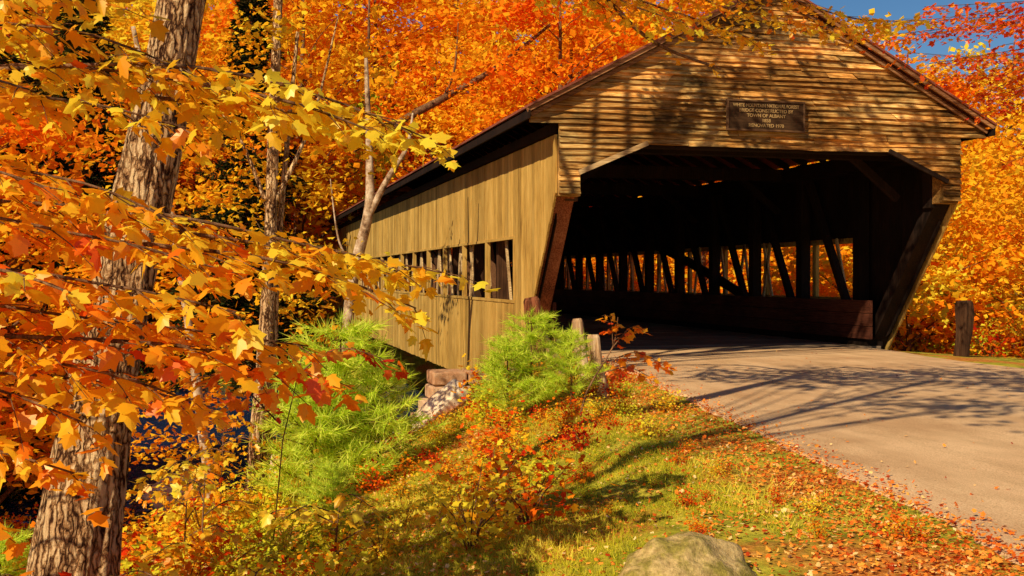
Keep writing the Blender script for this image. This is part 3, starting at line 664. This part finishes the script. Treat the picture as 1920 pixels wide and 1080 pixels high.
for pts in ([(2.0,9.5,4.9),(2.8,9.6,4.1),(3.9,9.5,3.75)],[(2.8,9.5,4.4),(3.5,9.4,3.85),(4.2,9.3,3.6),(4.75,9.2,3.42)],[(1.2,9.5,5.3),(1.9,9.3,4.2),(2.7,9.2,3.7)],[(1.2,9.5,5.5),(1.5,9.2,4.4),(2.0,9,3.9)],[(2.8,9.6,4.8),(4.2,9.6,4.2),(5.0,9.5,3.75),(5.9,9.4,3.62)],[(1.0,9.5,5.4),(2.2,9.3,4.3),(3.3,9.2,3.6)],[(3.6,9.5,4.6),(4.6,9.2,4.0),(5.5,9.0,3.65),(6.3,9.0,3.66)],[(2.4,9.5,4.6),(3.2,9.2,3.8),(3.9,9.0,3.5)],[(3.2,9.5,4.5),(4.0,9.3,3.9),(4.6,9.2,3.65)]):
    sp.run(pts,.55,.80,.082,.46,.065,.012,7,.3)
sp.finish(e,M_leafn,tmpl=SMALL,names=('branch','foliage'))
e=empty('maple_tree',(14.4,13.0,-.3),'red leaved maple with fine branches leaning over the road','tree'); sp=Spray(15)
sp.mb.tube(curve([(14.4,13,-.5),(14.3,13,2),(14,13,4.5),(13.6,12.8,7)],4),list(np.linspace(.16,.05,13)),10,.1,3)
for k in range(26):
    r=sp.r
    if k<14: x=r.uniform(8.1,10.8);z=r.uniform(3.9,4.75)
    else: x=r.uniform(10.1,11.2);z=r.uniform(2.6,4.4)
    y=r.uniform(12,13.6)
    sp.run([(14.1,13,z+.9),(12.6+r.normal()*.2,(13+y)/2+r.normal()*.3,z+.9),(11.4 if x<10.8 else 11.8,y+r.normal()*.2,z+.35+r.normal()*.1),(x,y,z)],.14,.42,.085,.55,.10,.009,6,.42)
sp.finish(e,M_leafn,tmpl=SMALL)
# ------------------------------------------------------------ pine saplings
def pine(seed,H,R):
    r=np.random.default_rng(seed); mb=MB(); mb.tube([(0,0,-.1),(.02,0,H*.5),(0,0,H)],[.018,.012,.004],6); P=[];T=[];C_=[]
    z=.12
    def tuft(p,d,n,L):
        for _ in range(n):
            q=d+r.normal(size=3)*.5; P.append(p+d*r.uniform(-.07,.02)); T.append(q/np.linalg.norm(q)); C_.append(r.uniform(.15,1))
    while z<H:
        L=R*(1-(z/H)**1.8)+.12
        for k in range(6):
            a=r.uniform(0,6.28); d=np.array([math.cos(a),math.sin(a),.45]); l=L*r.uniform(.45,1.15)
            s=np.array([0,0,z]); tip=s+d*l; mb.tube([s,(s+tip)/2-np.array([0,0,.03]),tip],[.006,.004,.002],4)
            for u in np.arange(.25,1.01,.07/l if l>.1 else .5): tuft(s+(tip-s)*u+r.normal(size=3)*.012,d/np.linalg.norm(d),15,.1)
            for w in range(3):
                u=r.uniform(.4,.9); sd=np.cross(d,[0,0,1])*r.choice([-1,1]); b=s+(tip-s)*u; 
                for v in (.05,.1,.16): tuft(b+(sd*.7+d*.6)*v,(sd*.6+d*.7),11,.1)
        z+=.12
    tuft(np.array([0,0,H]),np.array([0,0,1.]),40,.1)
    P=np.array(P);T=np.array(T);n=len(P)
    return mb.mesh('stem',M_bark2),leaves('needles',P,r.normal(size=(n,3)),T,.105*r.uniform(.7,1.2,n),np.array(C_),NEED,M_pine)
p1=pine(1,1.2,.44); p2=pine(2,.95,.40)
for (x,y,s,m) in [(3.0,10.8,.86,p1),(3.36,10.6,.78,p2),(2.72,10.7,.85,p2),(1.0,10.2,1.42,p1),(.70,10.1,1.35,p2),(1.36,10.3,1.28,p2),(.7,7.8,.5,p2),(-1.55,8.3,.8,p2)]:
    place('pine_sapling',m,(x,y,hz(x,y)),s,random.uniform(0,6),'bright yellow green pine sapling with long soft needles','plant','pine saplings on the bank',('stem','needles'))
# ------------------------------------------------------------ bushes
def bush(seed,H,R,n,ls,tc,tw,mat,tmpl=SMALL):
    r=np.random.default_rng(seed); mb=MB(); P=[];T=[]
    for k in range(11):
        a=r.uniform(0,6.28); l=H*r.uniform(.5,1.15); tip=np.array([math.cos(a)*R*r.uniform(.2,1),math.sin(a)*R*r.uniform(.2,1),l]); mb.tube([(0,0,-.05),tip*np.array([.35,.35,.5]),tip],[.006,.004,.002],4)
        u=r.uniform(.3,1.05,n//11)[:,None]; P.append(tip*u*np.array([1,1,1])+r.normal(size=(n//11,3))*R*.28); T.append(np.full(n//11,r.normal()*.12))
    P=np.concatenate(P);T=np.concatenate(T)+r.normal(size=len(P))*.1; P[:,2]=np.maximum(P[:,2],.01);m=len(P)
    return mb.mesh('stem',M_bark2),leaves('foliage',P,r.normal(size=(m,3))*.5+np.array([0,0,.9]),r.normal(size=(m,3)),ls*r.uniform(.6,1.3,m),tc+tw*T*2,tmpl,mat)
BU={'red':[bush(50+i,.36,.36,230,.06,.28,.6,M_leaf) for i in range(2)],'orange':[bush(60+i,.40,.38,250,.06,.58,.7,M_leaf) for i in range(3)],
 'yellow':[bush(70+i,.38,.36,250,.057,.88,.6,M_leaf) for i in range(2)],'green':[bush(80+i,.32,.36,300,.052,.85,.7,M_green) for i in range(2)]}
BL={'red':'low bush with bright red autumn leaves','orange':'low bush with orange autumn leaves','yellow':'low bush with golden yellow leaves','green':'low bush with yellow green leaves'}
nb=0; tries=0; used=[]
while nb<262 and tries<14000:
    tries+=1; y=4.8+random.random()**.8*14; x=random.uniform(-.19*y-1.0,float(edgeL(y))-.5)
    if y<8.0 and x>edgeL(y)-.95-.24*(8.0-y): continue
    if y<5.6 and x>.9 : continue
    if y>14.2 and -.10*y<x<.03*y: continue
    if any((x-a)**2+(y-b)**2<.24**2 for a,b in used): continue
    if (x+.8)**2+(y-6.4)**2<.4**2 : continue
    if x<-.2 and y<6.4 and x>-1.4 and random.random()<.5: continue
    smax=1.1
    if 6.0<y<10.2 and .0<x/y<.16: smax=.55
    if 6<y<16.5 and .14<x/y<.235: smax=.44
    if y>13.6 and x/y>.10: continue
    if (x-3.05)**2+(y-10.8)**2<.45**2 or (x-1.0)**2+(y-10.2)**2<.45**2: continue
    used.append((x,y))
    g=edgeL(y)-x
    rd=mn.noise(Vector((x*.7,y*.7,4)))
    if abs(x-1.7)<.8 and abs(y-8.0)<1.4: c=random.choice(['red','red','orange','orange','yellow','green'])
    elif y<9.5 and -.2<x<1.1: c=random.choice(['green','green','yellow','orange'])
    elif y<8 and x<-.9: c=random.choice(['green','orange'])
    else: c=random.choices(['orange','red','yellow','green'],[5,1.4+2.4*(rd>.15),2.8,1.2+3*(rd<-.25)])[0]
    s=min(smax,random.uniform(.55,1.15)*(1.0 if g>1.6 else .5))
    place('bush',random.choice(BU[c]),(x,y,hz(x,y)),s,random.uniform(0,6),BL[c],'bush','low autumn bushes on the bank',('stem','foliage')); nb+=1
for k in range(36):
    y=random.uniform(4.2,14.5); x=float(edgeL(y))-random.uniform(-.1,1.5); c=random.choice(['red','red','orange','green','yellow'])
    place('bush',random.choice(BU[c]),(x,y,hz(x,y)),random.uniform(.14,.30) if y<9 else random.uniform(.25,.5),random.uniform(0,6),'tiny '+BL[c],'bush','seedlings on the grassy verge',('stem','foliage'))
for k in range(56):
    if k<20: x=random.uniform(-12,4);y=random.uniform(43,49);s=random.uniform(2.5,4.5)
    else: y=random.uniform(16,30); x=random.uniform(13.2,max(15,.85*y)); s=random.uniform(1.0,2.4)
    c=random.choice(['orange','orange','yellow','yellow','red','green'])
    place('bush',random.choice(BU[c]),(x,y,hz(x,y)),s,random.uniform(0,6),BL[c],'bush','autumn bushes near the woods',('stem','foliage'))
# ------------------------------------------------------------ litter and grass
n=110000; r=np.random.default_rng(9)
Y=3.0+r.random(n)**1.5*16; X=r.uniform(-.2*Y-1.2,edgeL(Y)+.62); 
dens=np.exp(-np.abs(edgeL(Y)+.12-X)/.42)*1.3+.13+.40*(X<edgeL(Y)-1.8)
k=(r.random(n)<dens)&((X<edgeL(Y)+.4)|(r.random(n)<.45)); X=X[k];Y=Y[k]; n1=len(X); Z=np.maximum(hgt(X,Y),np.where(X>edgeL(Y)+.30,.004,-9))+r.uniform(.004,.03,n1)
near=np.exp(-np.abs(edgeL(Y)+.15-X)/.5)
nr=480; Yr=2.5+r.random(nr)*14; Xr=edgeL(Yr)+.4+r.random(nr)**3.8*6; Zr=np.full(nr,.012)+.03*np.sin(np.pi*np.clip((Xr-edgeL(Yr)-.4)/7,0,1))
X=np.concatenate([X,Xr]);Y=np.concatenate([Y,Yr]);Z=np.concatenate([Z,Zr]); n=len(X); near=np.concatenate([near,np.ones(nr)*.3])
obj('fallen_leaves',leaves('fallen_leaves',np.stack([X,Y,Z],1),r.normal(size=(n,3))*.38+np.array([0,0,1]),r.normal(size=(n,3)),r.uniform(.014,.035,n),np.clip(r.normal(.5,.27,n)-.2*near,0,1),SMALL,M_litter),kind='stuff',label='orange and tan fallen leaves covering the ground',category='fallen leaves')
n=190000; Y=3.0+r.random(n)**1.3*11; X=r.uniform(edgeL(Y)-3.2,edgeL(Y)+.35)
gn=np.array([mn.noise(Vector((float(a)*1.1,float(b)*.8,7)))+.6*mn.noise(Vector((float(a)*3.5,float(b)*3,2))) for a,b in zip(X,Y)]); k=gn+r.normal(size=n)*.12>-.12-.25*np.clip(edgeL(Y)-.4-X,0,1); k&=(r.random(n)<np.clip((edgeL(Y)-.20-X)/.5,0.08,1))
X=X[k];Y=Y[k];gn=gn[k];n=len(X)
obj('grass',leaves('grass',np.stack([X,Y,hgt(X,Y)],1),r.normal(size=(n,3))*np.array([1,1,.2]),r.normal(size=(n,3))*.55+np.array([0,0,.65]),r.uniform(.012,.05,n)*(1+np.clip(gn,0,1)),np.clip(.35+gn*.6+r.normal(size=n)*.2,0,1),(NEED[0]*np.array([1,1.8,1]),NEED[1]),M_grass),kind='stuff',label='yellow green roadside grass',category='grass')
# ------------------------------------------------------------ light, sky, camera
el,az=math.radians(38),math.radians(50)
ts=Vector((-math.sin(az)*math.cos(el),-math.cos(az)*math.cos(el),math.sin(el)))
L=bpy.data.lights.new('sun','SUN'); L.energy=5.0; L.angle=math.radians(.5); L.color=(1,.89,.62)
so=link(bpy.data.objects.new('sun',L)); so.rotation_euler=ts.to_track_quat('Z','Y').to_euler(); so.location=(-15,-15,30)
w=bpy.data.worlds.new('World'); bpy.context.scene.world=w; w.use_nodes=True; nt=w.node_tree; bgN=nt.nodes['Background']
sk=nt.nodes.new('ShaderNodeTexSky'); sk.sky_type='NISHITA'; sk.sun_disc=False; sk.sun_elevation=el; sk.sun_rotation=math.radians(230); sk.air_density=1.0; sk.dust_density=0; sk.ozone_density=4
hs=nt.nodes.new('ShaderNodeHueSaturation'); hs.inputs['Saturation'].default_value=1.2
nt.links.new(sk.outputs[0],hs.inputs['Color']); nt.links.new(hs.outputs[0],bgN.inputs[0]); bgN.inputs[1].default_value=.070
cam=bpy.data.cameras.new('camera'); cam.lens=38.44; cam.sensor_width=36; cam.clip_end=2000; cam.clip_start=.05
co=link(bpy.data.objects.new('camera',cam)); co.location=(0,0,1.25)
th=math.radians(14.5); co.rotation_euler=Vector((math.sin(th),math.cos(th),-math.tan(math.radians(.56)))).to_track_quat('-Z','Y').to_euler()
sc=bpy.context.scene; sc.camera=co; sc.view_settings.view_transform='Standard'; sc.view_settings.look='None'; sc.view_settings.exposure=0
